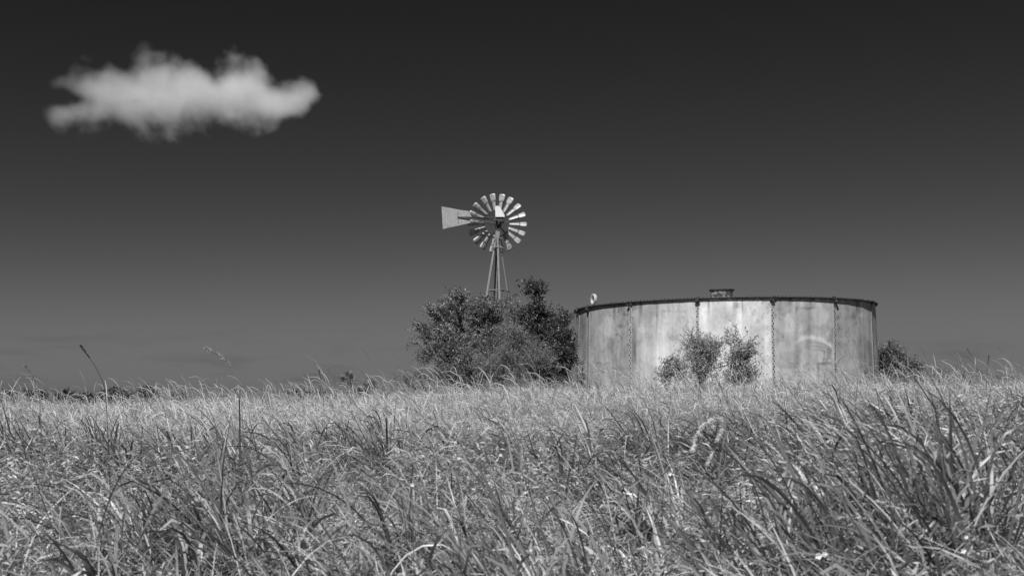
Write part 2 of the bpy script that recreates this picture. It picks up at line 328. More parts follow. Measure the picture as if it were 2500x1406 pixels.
# ------------------------------------------------------------------ windmill
def build_windmill():
    WD = 36.0; wc = Vector(at(1213.5, 545.5, WD)); gz = float(ground_z(wc.x, WD))
    root = thing('windmill', 'farm windmill with white bladed wheel, side-folded tail vane and slim steel tower', 'windmill', (wc.x + .02, WD - .28, gz))
    O = Vector(root.location); c = wc - O                       # wheel centre in the thing's frame
    topz = 1.45 + (955 - 570) / F * WD - gz; H = topz
    # legs: angle iron, splayed, standing on the ground
    for k, al in enumerate((15, 105, 195, 285)):
        a = R_(al); d = Vector((math.cos(a), math.sin(a), 0))
        spread = .05 + (.35 - .05) / 1.93 * H
        p0 = d * spread; p1 = d * .055 + Vector((0, 0, H)); ax = (p1 - p0)
        inw = -d; w1 = (inw + Vector((-inw.y, inw.x, 0))).normalized() * .075; w2 = (inw - Vector((-inw.y, inw.x, 0))).normalized() * .075; th = .10
        o_ = [Vector((0, 0, 0)), w1, w1 + w2 * th, w1 * th + w2 * th, w2 + w1 * th, w2]
        mid = p0 + ax * (.72 if k == 0 else .5) + d * (.035 if k in (0, 2) else 0)
        mb = MB(); n = 6; ring0 = [p0 + v for v in o_]; ring1 = [mid + v for v in o_]; ring2 = [p1 + v * .8 for v in o_]
        mb.add(ring0 + ring1 + ring2, [tuple(range(n))[::-1], tuple(range(2 * n, 3 * n))] + [(q * n + i, q * n + (i + 1) % n, (q + 1) * n + (i + 1) % n, (q + 1) * n + i) for q in (0, 1) for i in range(n)])
        mb.build('leg', M_STEEL, root)
    for zf in (.42, .66):                                       # horizontal girts and crossing rods
        pts = []
        for al in (15, 105, 195, 285):
            d = Vector((math.cos(R_(al)), math.sin(R_(al)), 0)); sp = .05 + (.35 - .05) / 1.93 * H * (1 - zf); pts.append(d * sp + Vector((0, 0, H * zf)))
        mb = MB()
        for i in range(4): mb.tube([pts[i], pts[(i + 1) % 4]], .016, 6)
        mb.build('girt', M_STEEL, root)
    mb = MB()                                                    # collar of the tower top, with its small platform struts
    mb.box((0, -.005, H - .06), (.13, .13, .16)); mb.box((0, -.06, H - .24), (.05, .05, .25)); mb.box((0, -.095, H - .42), (.04, .04, .16)); mb.box((0, -.07, H - .16), (.10, .02, .10))
    for sx_ in (-1, 1): mb.tube([(sx_ * .02, -.10, H - .40), (sx_ * .2, -.06, H - .52)], .012, 6); mb.tube([(sx_ * .13, -.10, H - .22), (sx_ * .02, -.08, H - .16)], .012, 6)
    mb.box((.0, -.12, H - .47), (.30, .02, .03)); mb.build('tower_cap', M_STEEL, root)
    mb = MB(); mb.tube([(0, .0, .0), (0, .0, H + .1)], .014, 8); mb.build('pump_rod', M_IRON, root)
    # gear box under a pale hood
    g = c + Vector((.05, -.30, .0)); mb = MB()
    mb.tube([(0, 0, H), (0.01, 0, H + .12), (.03, -.0, g.z - .14)], [.05, .035, .07], 12)
    mb.tube([g + Vector((-.10, -.05, -.10)), g + Vector((.08, .02, -.09))], [.05, .05], 10)
    mb.prism([(g.x - .13, g.y - .10, g.z + .135), (g.x - .15, g.y - .10, g.z + .02), (g.x - .06, g.y - .10, g.z - .09), (g.x + .08, g.y - .10, g.z - .07), (g.x + .15, g.y - .10, g.z + .05), (g.x + .15, g.y - .10, g.z + .135)], (0, .22, 0))
    mb.tube([g + Vector((-.07, -.10, .05)), g + Vector((-.07, -.18, .05))], .035, 10); mb.tube([g + Vector((.05, -.10, .03)), g + Vector((.05, -.16, .03))], .05, 10)
    mb.tube([g + Vector((0, .1, .03)), c + Vector((0, .03, 0))], .05, 12)
    gb = mb.build('gearbox', M_IRON, root)
    hx = lambda X, Z, Y: (c.x + X, g.y + Y, c.z + Z)
    outl = [(-.045, .137), (-.05, .44), (-.035, .465), (.03, .485), (.085, .46), (.12, .41), (.235, .20), (.24, .137)]
    mb = MB(); nA = [hx(x, z, -.14) for x, z in outl]; nB = [hx(x * .96 + .004, .137 + (z - .137) * 1.02, .12) for x, z in outl]; m = [hx(x * 1.02, .137 + (z - .137) * 1.04, 0) for x, z in outl]; n = len(outl)
    mb.add(nA + m + nB, [tuple(range(n)), tuple(range(3 * n - 1, 2 * n - 1, -1))] + [(q * n + i, (q + 1) * n + i, (q + 1) * n + (i + 1) % n, q * n + (i + 1) % n) for q in (0, 1) for i in range(n)])
    mb.build('hood', M_HOOD, gb)
    # tail folded beside the wheel, nearer the viewer
    k_ = 36 / F / 4.85; ty = c.y - .36
    tp = lambda X, Z, Y=0: (c.x + (X - 744) * k_, ty + Y, c.z + (463 - Z) * k_)
    mb = MB(); ol = [(95, 285), (112, 287), (330, 328), (404, 336), (432, 372), (450, 408), (424, 452), (432, 478), (330, 500), (125, 546), (110, 548)]
    mb.prism([tp(*p) for p in ol], (0, .008, 0)); vane = mb.build('tail_vane', M_VANE, root)
    mb = MB()
    for a_, b_, r in (((282, 348), (282, 408), .012), ((282, 410), (290, 470), .010)): mb.tube([tp(*a_, -.015), tp(*b_, -.015)], r, 6)
    mb.build('vane_rib', M_VANE, vane)
    mb = MB()
    e = lambda X, Z, Y: (c.x + (X - 744) * k_, g.y + Y, c.z + (463 - Z) * k_)
    mb.tube([tp(280, 408, -.02), e(730, 418, -.08)], [.012, .016], 6); mb.tube([tp(280, 410, -.02), tp(480, 440, -.02), e(730, 486, -.06)], [.012, .02, .024], 8)
    mb.tube([tp(475, 396, -.01), e(720, 446, -.05)], .014, 6); mb.tube([e(696, 412, -.06), e(696, 470, -.06)], .018, 6)
    mb.tube([tp(430, 480, -.01), tp(560, 462, -.01)], .012, 6); mb.tube([tp(565, 440), tp(565, 500), tp(547, 585)], .009, 6)
    mb.build('tail_boom', M_IRON, root)
    # wheel
    wheel = bpy.data.objects.new('wheel', None)
    mb = MB(); AX = (0, 1, 0)
    mb.ring((0, .0, 0), .705, .010, AX, 72, 6); mb.ring((0, .035, 0), .415, .008, AX, 60, 6)
    mb.tube([(0, -.07, 0), (0, .10, 0)], [.075, .06], 16)
    for k in range(6):
        a = R_(60 * k + 10); d = Vector((math.cos(a), 0, math.sin(a)))
        for y0, y1 in ((-.06, .0), (.09, .01)):
            for da in (-.05, .05):
                d2 = Vector((math.cos(a + da), 0, math.sin(a + da))); mb.tube([d * .06 + Vector((0, y0, 0)), d2 * .70 + Vector((0, y1, 0))], .0065, 5)
    wheel = mb.build('wheel', M_IRON, root); wheel.location = c; wheel.rotation_euler = (R_(-2), 0, R_(4))
    def blade_mesh(bend=0.0):
        nr, nc = 12, 7; V = []; p = R_(33)
        for i in range(nr):
            f = i / (nr - 1); r = .385 + f * .555
            ch = (.098 + .10 * f) * (1.20 if f > .56 else 1.0)
            for j in range(nc):
                q = j / (nc - 1) * 2 - 1
                rr = r - (.022 * abs(q) ** 3 if i == nr - 1 else 0)
                chf = ch * (1 - .10 * (i == nr - 1) * abs(q))
                t_ = q * chf / 2; cam_ = -.030 * (1 - q * q) * (.6 + .6 * f)
                tt = t_ * math.cos(p) - cam_ * math.sin(p) * 0; yy = t_ * math.sin(p) + cam_
                # far edge of a right-hand blade is the upper one: its visible face looks up
                bz = -bend * max(0, f - .72) ** 1.0 * (1 if q < 0 else .4)
                V.append((rr, yy + .9 * bz * -1, tt + bz))
        Fs = [(i * nc + j, (i + 1) * nc + j, (i + 1) * nc + j + 1, i * nc + j + 1) for i in range(nr - 1) for j in range(nc - 1)]
        me = bpy.data.meshes.new('blade'); me.from_pydata(V, [], Fs); me.polygons.foreach_set('use_smooth', [True] * len(Fs)); me.materials.append(M_GALV); return me
    good, bent = blade_mesh(), blade_mesh(.22)
    b0 = bpy.data.objects.new('blade', good); C.objects.link(b0); b0.parent = wheel
    md = b0.modifiers.new('thickness', 'SOLIDIFY'); md.thickness = .004
    rr_ = random.Random(4)
    for k in range(18):
        b = b0 if k == 0 else b0.copy()
        if k: C.objects.link(b); b.parent = wheel
        if k in (15,): b.data = bent; b['label'] = 'bent blade with its torn tip at lower right'
        b.rotation_euler = (R_(rr_.uniform(-5, 5)), -R_(20 * k + rr_.uniform(-1.2, 1.2)), 0)
        # small clip that ties the blade to the ring
    for k in range(18):
        a = R_(20 * k); d = Vector((math.cos(a), 0, math.sin(a))); t_ = Vector((-math.sin(a), 0, math.cos(a)))
        mb = MB(); mb.tube([d * .705 + t_ * .07 + Vector((0, .045, 0)), d * .705 + Vector((0, -.022, 0)), d * .705 - t_ * .07 + Vector((0, -.05, 0))], .009, 5)
        mb.build('blade_clip', M_IRON, wheel)
build_windmill()

# ------------------------------------------------------------------ shrubs and trees
def leaves_from(base, dirs, length, width, tint, r, droop=.25):
    n = len(base); d = dirs / np.linalg.norm(dirs, axis=1, keepdims=True)
    rnd = r.normal(size=(n, 3)); side = np.cross(d, rnd); side /= np.linalg.norm(side, axis=1, keepdims=True) + 1e-9
    nrm = np.cross(side, d); Lh = length[:, None]; Wd = width[:, None]
    mid = base + d * Lh * .5; tip = base + d * Lh + nrm * Lh * -droop * .5; fold = nrm * Wd * .18
    V = np.stack([base, mid + side * Wd * .5 + fold, tip, mid - side * Wd * .5 + fold], 1).reshape(-1, 3)
    Q = np.arange(n * 4).reshape(n, 4); Fq = np.concatenate([Q[:, [0, 1, 2]], Q[:, [0, 2, 3]]])
    return V, Fq, np.repeat(tint, 4)
def bush(name, label, cat, depth, lobes, n_twigs, leaf, mat, tint, seed, sprays=0, **kw):
    return bush_(name, label, cat, depth, lobes, n_twigs, leaf, mat, tint, seed, sprays, **kw)
def bush_(name, label, cat, depth, lobes, n_twigs, leaf, mat, tint, seed, sprays, twig=(.22, .42), per=11, group=None, up=.35, deep=1.0, clump=.13, base_px=None, shell=3.6, nbranch=9, pinnate=False):
    r = np.random.default_rng(seed); sc = depth / F
    cx = np.array([(l[0] - 1250) * sc for l in lobes]); cz = np.array([EYE + (HY - l[1]) * sc for l in lobes]); rx = np.array([l[2] * sc for l in lobes]); rz = np.array([l[3] * sc for l in lobes])
    ry = np.sqrt(rx * rz) * deep; ry = np.maximum(ry, .08); cyv = depth + np.array([(l[4] if len(l) > 4 else 0) for l in lobes])
    bx = (base_px - 1250) * sc if base_px else float(np.average(cx, weights=rx * rz)); gz = float(ground_z(bx, depth)); O = np.array([bx, depth, gz])
    root = thing(name, label, cat, O, group)
    wt = (rx * rz) ** .85 * np.array([(l[5] if len(l) > 5 else 1) for l in lobes]); wt /= wt.sum(); li = r.choice(len(lobes), n_twigs, p=wt)
    v = r.normal(size=(n_twigs, 3)); v /= np.linalg.norm(v, axis=1, keepdims=True); rad = r.random(n_twigs) ** (1 / shell)
    lump = .70 + .50 * vnoise(v[:, 0] * 2.3 + li * 7.7 + 40, v[:, 2] * 2.3 + v[:, 1] * 1.7 + seed)   # uneven outline
    P = np.stack([cx[li], cyv[li], cz[li]], 1) + v * (rad * lump)[:, None] * np.stack([rx[li], ry[li], rz[li]], 1)
    P[:, 2] = np.maximum(P[:, 2], ground_z(P[:, 0], P[:, 1]) + .08)
    ncl = max(6, n_twigs // 40); src = r.integers(0, ncl, n_twigs); cl = r.random(n_twigs) < .84; cl[:ncl] = False   # three quarters of the twigs gather in clumps
    P = np.where(cl[:, None], P[src] + r.normal(size=(n_twigs, 3)) * clump, P); v = np.where(cl[:, None], v[src], v); li = np.where(cl, li[src], li)
    P[:, 2] = np.maximum(P[:, 2], ground_z(P[:, 0], P[:, 1]) + .08)
    cen = np.stack([cx[li], cyv[li], cz[li]], 1)
    D = v * .8 + np.array([0, 0, up]) + r.normal(size=(n_twigs, 3)) * .45; D /= np.linalg.norm(D, axis=1, keepdims=True)
    Ln = r.uniform(*twig, n_twigs)
    if sprays:                                   # long arching sprays that break the outline
        rad[:sprays] = r.uniform(.85, 1.02, sprays); P[:sprays] = cen[:sprays] + v[:sprays] * rad[:sprays, None] * np.stack([rx[li], ry[li], rz[li]], 1)[:sprays]
        P[:sprays, 2] = np.maximum(P[:sprays, 2], ground_z(P[:sprays, 0], P[:sprays, 1]) + .2)
        D[:sprays] = v[:sprays] * 1.0 + np.array([0, 0, .35]) + r.normal(size=(sprays, 3)) * .3; D[:sprays] /= np.linalg.norm(D[:sprays], axis=1, keepdims=True); Ln[:sprays] *= 1.9
    start = P - D * Ln[:, None] * .5
    # leaves along each twig; the twig droops a little towards its tip
    k = np.tile(np.arange(per), n_twigs); ti = np.repeat(np.arange(n_twigs), per); f = (k + r.uniform(0, 1, len(k))) / per
    pos = start[ti] + D[ti] * (Ln[ti] * f)[:, None]; pos[:, 2] -= (f ** 2) * Ln[ti] * .22
    sd_ = np.cross(D[ti], r.normal(size=(n_twigs, 3))[ti]); sd_ /= np.linalg.norm(sd_, axis=1, keepdims=True)
    if pinnate: ld = sd_ * np.where(k % 2, 1, -1)[:, None] * .9 + D[ti] * .5 + r.normal(size=pos.shape) * .18
    else: ld = sd_ * np.where(k % 2, 1, -1)[:, None] * .5 + D[ti] * .6 + r.normal(size=pos.shape) * .5
    ll = r.uniform(.7, 1.2, len(k)) * leaf[0]; lw = ll * leaf[1]
    tt = r.uniform(tint[0], tint[1], n_twigs)[ti] * r.uniform(.75, 1.25, len(k))
    V, Fq, T = leaves_from(pos, ld, ll, lw, tt, r)
    make_mesh('crown', V - O, Fq, mat, root, tint=T)
    # stems: a few limbs from the foot to the lobes, then thin twigs into the leaves
    mb = MB(); rr = random.Random(seed)
    for q in range(nbranch):
        i = q % len(lobes); e = Vector((cx[i] + rr.uniform(-.5, .5) * rx[i], cyv[i] + rr.uniform(-.5, .5) * ry[i], cz[i] + rr.uniform(-.2, .6) * rz[i])) - Vector(O)
        s0 = Vector((rr.uniform(-.12, .12), rr.uniform(-.12, .12), -.05)); md_ = s0.lerp(e, .5) + Vector((rr.uniform(-.15, .15), rr.uniform(-.15, .15), .12 * e.length))
        r0 = max(.010, (.022 if depth * 1.0 > 33 else .012) * e.length); mb.tube([s0, s0.lerp(md_, .5) + Vector((rr.uniform(-.05, .05), 0, 0)), md_, md_.lerp(e, .6), e], [r0, r0 * .85, r0 * .65, r0 * .4, r0 * .15], 6)
    for q in range(min(n_twigs, 260)):
        a = Vector(start[q] - O); b = Vector(cen[q] - O); mb.tube([a.lerp(b, .55), a, a + Vector(D[q]) * Ln[q] * .7], [.009, .005, .002], 4, False)
    mb.build('trunk', M_BARK, root)
    return root
bush('bush', 'large dark spreading bush with arching sprays hiding the windmill foot', 'bush', 34.4,
     [(1135, 800, 90, 80, .2, 1.1), (1122, 742, 46, 34), (1195, 760, 62, 40), (1222, 800, 40, 42, .1), (1200, 860, 45, 40, .1), (1070, 830, 52, 48), (1085, 778, 45, 30), (1014, 836, 22, 5, -.3, 1.3), (1052, 856, 26, 20), (1145, 885, 62, 36), (1110, 715, 24, 18), (1180, 735, 60, 20), (1248, 745, 30, 22), (1046, 800, 26, 10, 0, .8), (1140, 835, 80, 55, -.9), (1165, 915, 60, 22)],
     2700, (.08, .36), M_LEAF, (.09, .34), 21, sprays=420, clump=.10, twig=(.28, .5), per=13, up=.3, base_px=1160, nbranch=14, pinnate=True)
bush('bush', 'tall dark bush with one upright leafy shoot beside the tank wall', 'bush', 34.0,
     [(1318, 815, 68, 72, 0, 1.0), (1303, 700, 17, 16, 0, 3.2), (1309, 728, 13, 20, 0, 3.2), (1320, 758, 24, 22, 0, 2), (1372, 850, 34, 60), (1340, 868, 66, 52), (1380, 772, 16, 8, -.2, 3), (1290, 790, 40, 42), (1390, 885, 22, 40), (1318, 835, 60, 60, -.8), (1345, 915, 60, 25)],
     2000, (.085, .42), M_LEAF, (.03, .13), 22, sprays=220, twig=(.22, .4), per=12, up=.45, base_px=1330, nbranch=12)
bush('shrub', 'fine-leaved paler shrub in front of the two dark bushes', 'shrub', 32.4,
     [(1252, 836, 46, 40), (1230, 872, 62, 34), (1262, 880, 78, 36), (1195, 895, 40, 24), (1300, 868, 40, 34), (1262, 805, 22, 22), (1250, 915, 70, 22)],
     2000, (.05, .22), M_SHRUB, (.18, .38), 23, sprays=200, twig=(.25, .45), per=14, up=.9, base_px=1250, nbranch=12)
bush('shrub', 'low grey shrub at the left foot of the large dark bush', 'shrub', 33.6,
     [(1022, 916, 42, 12), (1062, 906, 36, 18), (1096, 915, 36, 22), (985, 924, 24, 9)], 560, (.055, .3), M_SHRUB, (.14, .32), 24, sprays=80, twig=(.2, .35), per=12, up=.6)
bush('shrub', 'widest leafy shrub growing against the front of the tank', 'shrub', 30.6,
     [(1690, 822, 17, 24, 0, 1.6), (1702, 850, 32, 36), (1732, 862, 30, 38), (1750, 838, 15, 20, 0, 1.3), (1690, 890, 18, 24), (1722, 900, 50, 26), (1716, 872, 40, 34), (1722, 922, 58, 18), (1665, 915, 26, 16)],
     1350, (.05, .34), M_SHRUB, (.26, .52), 25, sprays=160, twig=(.2, .38), per=10, up=.9, nbranch=10)
bush('shrub', 'open shrub with sparse round leaves right of the widest tank shrub', 'shrub', 30.3,
     [(1803, 832, 20, 22, 0, .8), (1818, 856, 22, 24, 0, .8), (1796, 872, 24, 30, 0, .8), (1806, 900, 30, 26), (1800, 926, 40, 18), (1832, 908, 16, 18, 0, .8)],
     470, (.07, .45), M_SHRUB, (.2, .46), 26, sprays=70, twig=(.22, .4), per=9, up=.9, nbranch=9)
bush('shrub', 'smallest sparse shrub at the left of the shrubs before the tank', 'shrub', 30.4,
     [(1625, 884, 13, 20, 0, .9), (1640, 908, 22, 22), (1655, 890, 10, 14), (1618, 912, 12, 14)], 120, (.065, .4), M_SHRUB, (.20, .44), 27, sprays=40, twig=(.18, .32), per=9, up=.9, nbranch=7)
bush('shrub', 'rounded shrub peeping out from behind the right edge of the tank', 'shrub', 36.0,
     [(2180, 868, 30, 26), (2165, 888, 26, 30), (2218, 888, 20, 20), (2198, 905, 40, 20), (2232, 902, 12, 12)], 750, (.075, .4), M_LEAF, (.08, .26), 28, sprays=90, twig=(.22, .38), per=11, up=.5)
bush('shrub', 'low straggling plant on the far right skyline', 'shrub', 33.0,
     [(2290, 908, 26, 10), (2345, 902, 16, 12), (2395, 905, 14, 10)], 80, (.06, .24), M_SHRUB, (.2, .4), 29, twig=(.25, .4), per=8, up=1.2)
for px, py, s_, lab in ((848, 922, 15, 'spiky star-leaved weed standing on the skyline left of the bushes'), (893, 931, 16, 'spiky star-leaved weed nearest the left foot of the bushes')):
    bush('weed', lab, 'weed', 30.5, [(px, py, s_, 7), (px + 3, py + 14, s_ * .8, 9)], 36, (.16, .12), M_LEAF, (.10, .22), px, twig=(.1, .2), per=8, up=.4, nbranch=4, clump=.05, group='spiky weeds on the skyline')
for i, (px, py, rx_, ry_, d) in enumerate(((84, 962, 20, 8, 190), (150, 966, 26, 6, 205), (215, 968, 22, 4, 215), (276, 957, 21, 11, 180), (360, 960, 21, 9, 185), (318, 967, 18, 5, 230), (430, 968, 24, 4, 240), (735, 961, 30, 6, 230), (790, 962, 30, 6, 220), (860, 963, 34, 5, 230), (20, 966, 30, 5, 210))):
    labs = ['dark round far tree at the left behind pale grass', 'broad low far tree right of the leftmost dark clump', 'very low far tree between two taller far trees', 'tallest dark far tree on the left horizon', 'dark far tree right of the tallest one on the horizon', 'small low far tree beside a taller dark one',
            'flat far tree where the left tree row ends', 'far tree at the left end of the thin middle row', 'far tree in the middle of the thin middle row', 'far tree at the right end of the thin middle row', 'far tree at the left edge of the photograph']
    bush('far_tree', labs[i], 'tree', d, [(px, py + 5, rx_, ry_ * .7), (px - rx_ * .5, py + ry_ * .6 + 3, rx_ * .7, ry_ * .7), (px + rx_ * .5, py + ry_ * .7, rx_ * .7, ry_ * .7), (px, py + 16, rx_ * .8, 14)], 420, (.5, .5), M_LEAF, (.05, .12), 60 + i, twig=(.6, 1.2), per=9, clump=.5, group='far trees along the left horizon', nbranch=6)

# ------------------------------------------------------------------ grass
def blades(base, Ln, W, az, th0, curl, tint, segs=5, prof=None, pw=1.6, twist=None, tw2=None):
    n = len(base); t = np.linspace(0, 1, segs + 1)
    th = th0[:, None] + curl[:, None] * (t[None, :] ** pw)
    thm = (th[:, 1:] + th[:, :-1]) / 2; ds = (Ln / segs)[:, None]
    h = np.concatenate([np.zeros((n, 1)), np.cumsum(np.sin(thm) * ds, 1)], 1); z = np.concatenate([np.zeros((n, 1)), np.cumsum(np.cos(thm) * ds, 1)], 1)
    ca, sa = np.cos(az)[:, None], np.sin(az)[:, None]
    P = np.stack([base[:, 0:1] + h * ca, base[:, 1:2] + h * sa, base[:, 2:3] + z], -1)
    if prof is None: prof = np.minimum(1, .55 + 2.2 * t) * np.sqrt(np.maximum(1 - t, 0)) + .03
    wd = W[:, None] * prof[None, :] * .5
    tw = np.zeros((n, 1)) if twist is None else twist[:, None] * (t[None, :] if tw2 is None else 1)
    # side vector: horizontal normal of the bend plane, rolled by the twist
    sx_, sy_ = -sa, ca; nx, ny, nz_ = np.cos(th) * ca, np.cos(th) * sa, -np.sin(th)
    c_, s_ = np.cos(tw), np.sin(tw)
    SV = np.stack([sx_ * c_ + nx * s_, sy_ * c_ + ny * s_, nz_ * s_ + 0 * c_], -1) * wd[..., None]
    V = np.stack([P - SV, P + SV], 2).reshape(-1, 3); m = 2 * (segs + 1)
    k = (np.arange(n) * m)[:, None] + 2 * np.arange(segs)[None, :]; k = k.ravel()
    return V, np.stack([k, k + 1, k + 3, k + 2], 1), np.repeat(tint, m)
class Acc:
    def __init__(s): s.V = []; s.F = []; s.T = []; s.n = 0
    def add(s, vft): s.V.append(vft[0]); s.F.append(vft[1] + s.n); s.T.append(vft[2]); s.n += len(vft[0])
    def build(s, name, mat): return make_mesh(name, np.concatenate(s.V), np.concatenate(s.F), mat, tint=np.concatenate(s.T))
HU = .53
WIND = math.pi                                    # seed heads hang to the left
def scatter(n, y0, y1, p=1.0, r=rng):            # n counts the field of view alone; the strip is grown some metres wider at the same density
    g = np.linspace(y0, y1, 400); wd = .48 * g + 2.3; pdf = wd * g ** (p - 1); n = int(n * pdf.sum() / (HU * g ** p).sum())
    c = np.cumsum(pdf); y = np.interp(r.random(n), c / c[-1], g); return r.uniform(-1, 1, n) * (.48 * y + 2.3), y
def in_tank(x, y, m=.05): return (x - TC[0]) ** 2 + (y - TC[1]) ** 2 < (TR + .2 + m) ** 2
def zone(x, y):                                   # 0 = broad dark foreground grass, 1 = pale feathery grass of the rise
    u = x / y; lim = 13.0 + 2.5 * sm(u, .05, .15) * (1 - sm(u, .2, .32)) + 4 * sm(u, .24, .42) + 3.5 * (fbm(x * .35 + 5, y * .35, 3) - .5)
    return sm(y, lim - 1.2, lim + 1.2)
WIND = math.pi                                    # seed heads hang to the left
def col(*a): return np.stack(a, -1)
fg = Acc()
# tussocks of broad blades
def tuft(x0, y0, nb_, h_, spread, w0, w1, t0, t1, lean=math.pi):
    n = nb_; rad = np.abs(rng.normal(0, spread, n)); a0 = rng.uniform(0, 6.28, n); bx, by = x0 + rad * np.cos(a0), y0 + rad * np.sin(a0) * .6
    q = rng.random(n); Ln = h_ * rng.uniform(.55, 1.12, n); az = np.where(q < .72, rng.normal(lean, .5, n), rng.normal(lean + math.pi, .6, n)); tn = np.where(rng.random(n) < .18, rng.uniform(.35, .62, n), rng.uniform(t0, t1, n))
    for m, pw, lo, hi in ((q < .5, 1.8, .05, 1.0), ((q >= .5) & (q < .8), 3.5, .5, 2.5), (q >= .8, 7.0, 1.2, 2.8)):
        fg.add(blades(col(bx, by, ground_z(bx, by))[m], Ln[m], rng.uniform(w0, w1, n)[m], az[m], rng.uniform(.03, .45, n)[m], rng.uniform(lo, hi, n)[m], tn[m], 11, pw=pw, twist=rng.normal(0, .8, int(m.sum()))))
for u0, y0, nb_, h_, sp in ((-.41, 2.7, 22, 1.12, .07), (-.435, 4.2, 40, 1.15, .12), (-.35, 6.2, 46, 1.1, .2), (-.26, 6.6, 70, 1.12, .26), (-.19, 7.4, 60, 1.05, .26), (-.05, 6.6, 50, 1.05, .2), (.02, 5.4, 44, 1.15, .13), (.085, 5.8, 60, 1.12, .18), (.13, 9.5, 90, .95, .4), (.175, 10.5, 90, .95, .4), (.22, 5.6, 70, 1.1, .2), (.29, 5.0, 70, 1.08, .18), (.345, 5.6, 80, 1.15, .24), (.40, 5.0, 80, 1.15, .22), (.44, 5.8, 70, 1.15, .24), (.37, 7.6, 80, 1.1, .3), (-.12, 4.6, 30, .95, .1), (.30, 3.7, 30, .85, .09)):
    tuft(u0 * y0, y0, nb_, h_, sp, .012, .027, .10, .30)
def tussocks(n0, y0, y1, p, h0, h1, w0, w1, nb0, nb1, t0, t1, keepk=.93, left=False):
    x, y = scatter(n0, y0, y1, p); keep = rng.random(len(x)) > zone(x, y) * keepk; x, y = x[keep], y[keep]
    clear = sm(fbm(x * .55 + 30, y * .55 + 12, 3), .40, .54)          # gaps with only low growth
    if left: clear = np.maximum(clear, .8 * sm(x / y, .10, .22))
    keep = rng.random(len(x)) < .12 + .88 * clear; x, y = x[keep], y[keep]
    cl_t = rng.uniform(t0, t1, len(x)) * np.where(rng.random(len(x)) < .28, 2.2, 1); cl_h = rng.uniform(h0, h1, len(x)) ; cl_t = cl_t * (.35 + 1.3 * fbm(x * .7 + 44, y * .7, 3)); cl_a = rng.normal(3.0, .7, len(x)) if left else rng.normal(2.2, 1.4, len(x)); nb = rng.integers(nb0, nb1, len(x))
    ti = np.repeat(np.arange(len(x)), nb); n = len(ti); rad = np.abs(rng.normal(0, .10, n)); a0 = rng.uniform(0, 2 * math.pi, n)
    bx, by = x[ti] + rad * np.cos(a0), y[ti] + rad * np.sin(a0); az = np.where(rng.random(n) < (.25 if left else .5), a0, cl_a[ti] + rng.normal(0, .4 if left else .5, n))
    B = col(bx, by, ground_z(bx, by)); Ln = cl_h[ti] * rng.uniform(.5, 1.25, n); Wd = rng.uniform(w0, w1, n); t0_ = rng.uniform(.02, .42, n) + rad * 1.8; tn = np.where(rng.random(n) < .16, rng.uniform(.35, .68, n), cl_t[ti] * rng.uniform(.55, 1.5, n)); q = rng.random(n)
    for m, pw, cu in ((q < .45, 1.6, rng.uniform(.2, 1.9, n)), ((q >= .45) & (q < .75), 3.2, rng.uniform(.6, 2.6, n)), (q >= .75, 7.0, rng.uniform(1.2, 2.9, n))):   # bowed, drooping, folded over
        fg.add(blades(B[m], Ln[m] * (1 if pw < 6 else .9), Wd[m], az[m], t0_[m], cu[m], tn[m], 10, pw=pw, twist=rng.normal(0, .9, int(m.sum())), prof=None if pw < 6 else np.array([.6, .85, 1, 1, 1, .95, .9, .85, .75, .7, .45])))
tussocks(330, 5.6, 12.5, 1.0, .70, 1.08, .014, .030, 26, 56, .08, .26, .8, True)     # coarse dark tufts leaning over to the left
tussocks(120, 3.0, 6.0, 1.0, .48, .82, .012, .024, 16, 40, .10, .30, .8, True)
tussocks(520, 3.2, 20, .9, .36, .66, .009, .018, 14, 32, .10, .34)
tussocks(420, 8.0, 15.0, 1.0, .62, .95, .012, .022, 18, 40, .08, .26, .6, True)
# loose blades and dry straw between them
x, y = scatter(48000, 2.6, 20, .7); keep = rng.random(len(x)) > zone(x, y) * .7; x, y = x[keep], y[keep]; n = len(x); pat = fbm(x * .8, y * .8, 3)
fg.add(blades(col(x, y, ground_z(x, y)), rng.uniform(.14, .46, n), rng.uniform(.004, .010, n), rng.uniform(0, 6.28, n), rng.uniform(.0, .7, n), rng.uniform(.1, 2.4, n), rng.uniform(.10, .42, n) * (.5 + 1.0 * pat), 5, twist=rng.normal(0, .9, n)))
x, y = scatter(30000, 2.6, 16, .7); n = len(x)
fg.add(blades(col(x, y, ground_z(x, y) + rng.uniform(.08, .5, n)), rng.uniform(.15, .5, n), rng.uniform(.004, .009, n), rng.uniform(0, 6.28, n), rng.uniform(.9, 1.8, n), rng.uniform(-.6, .8, n), rng.uniform(.32, .62, n), 4, twist=rng.normal(0, .9, n)))
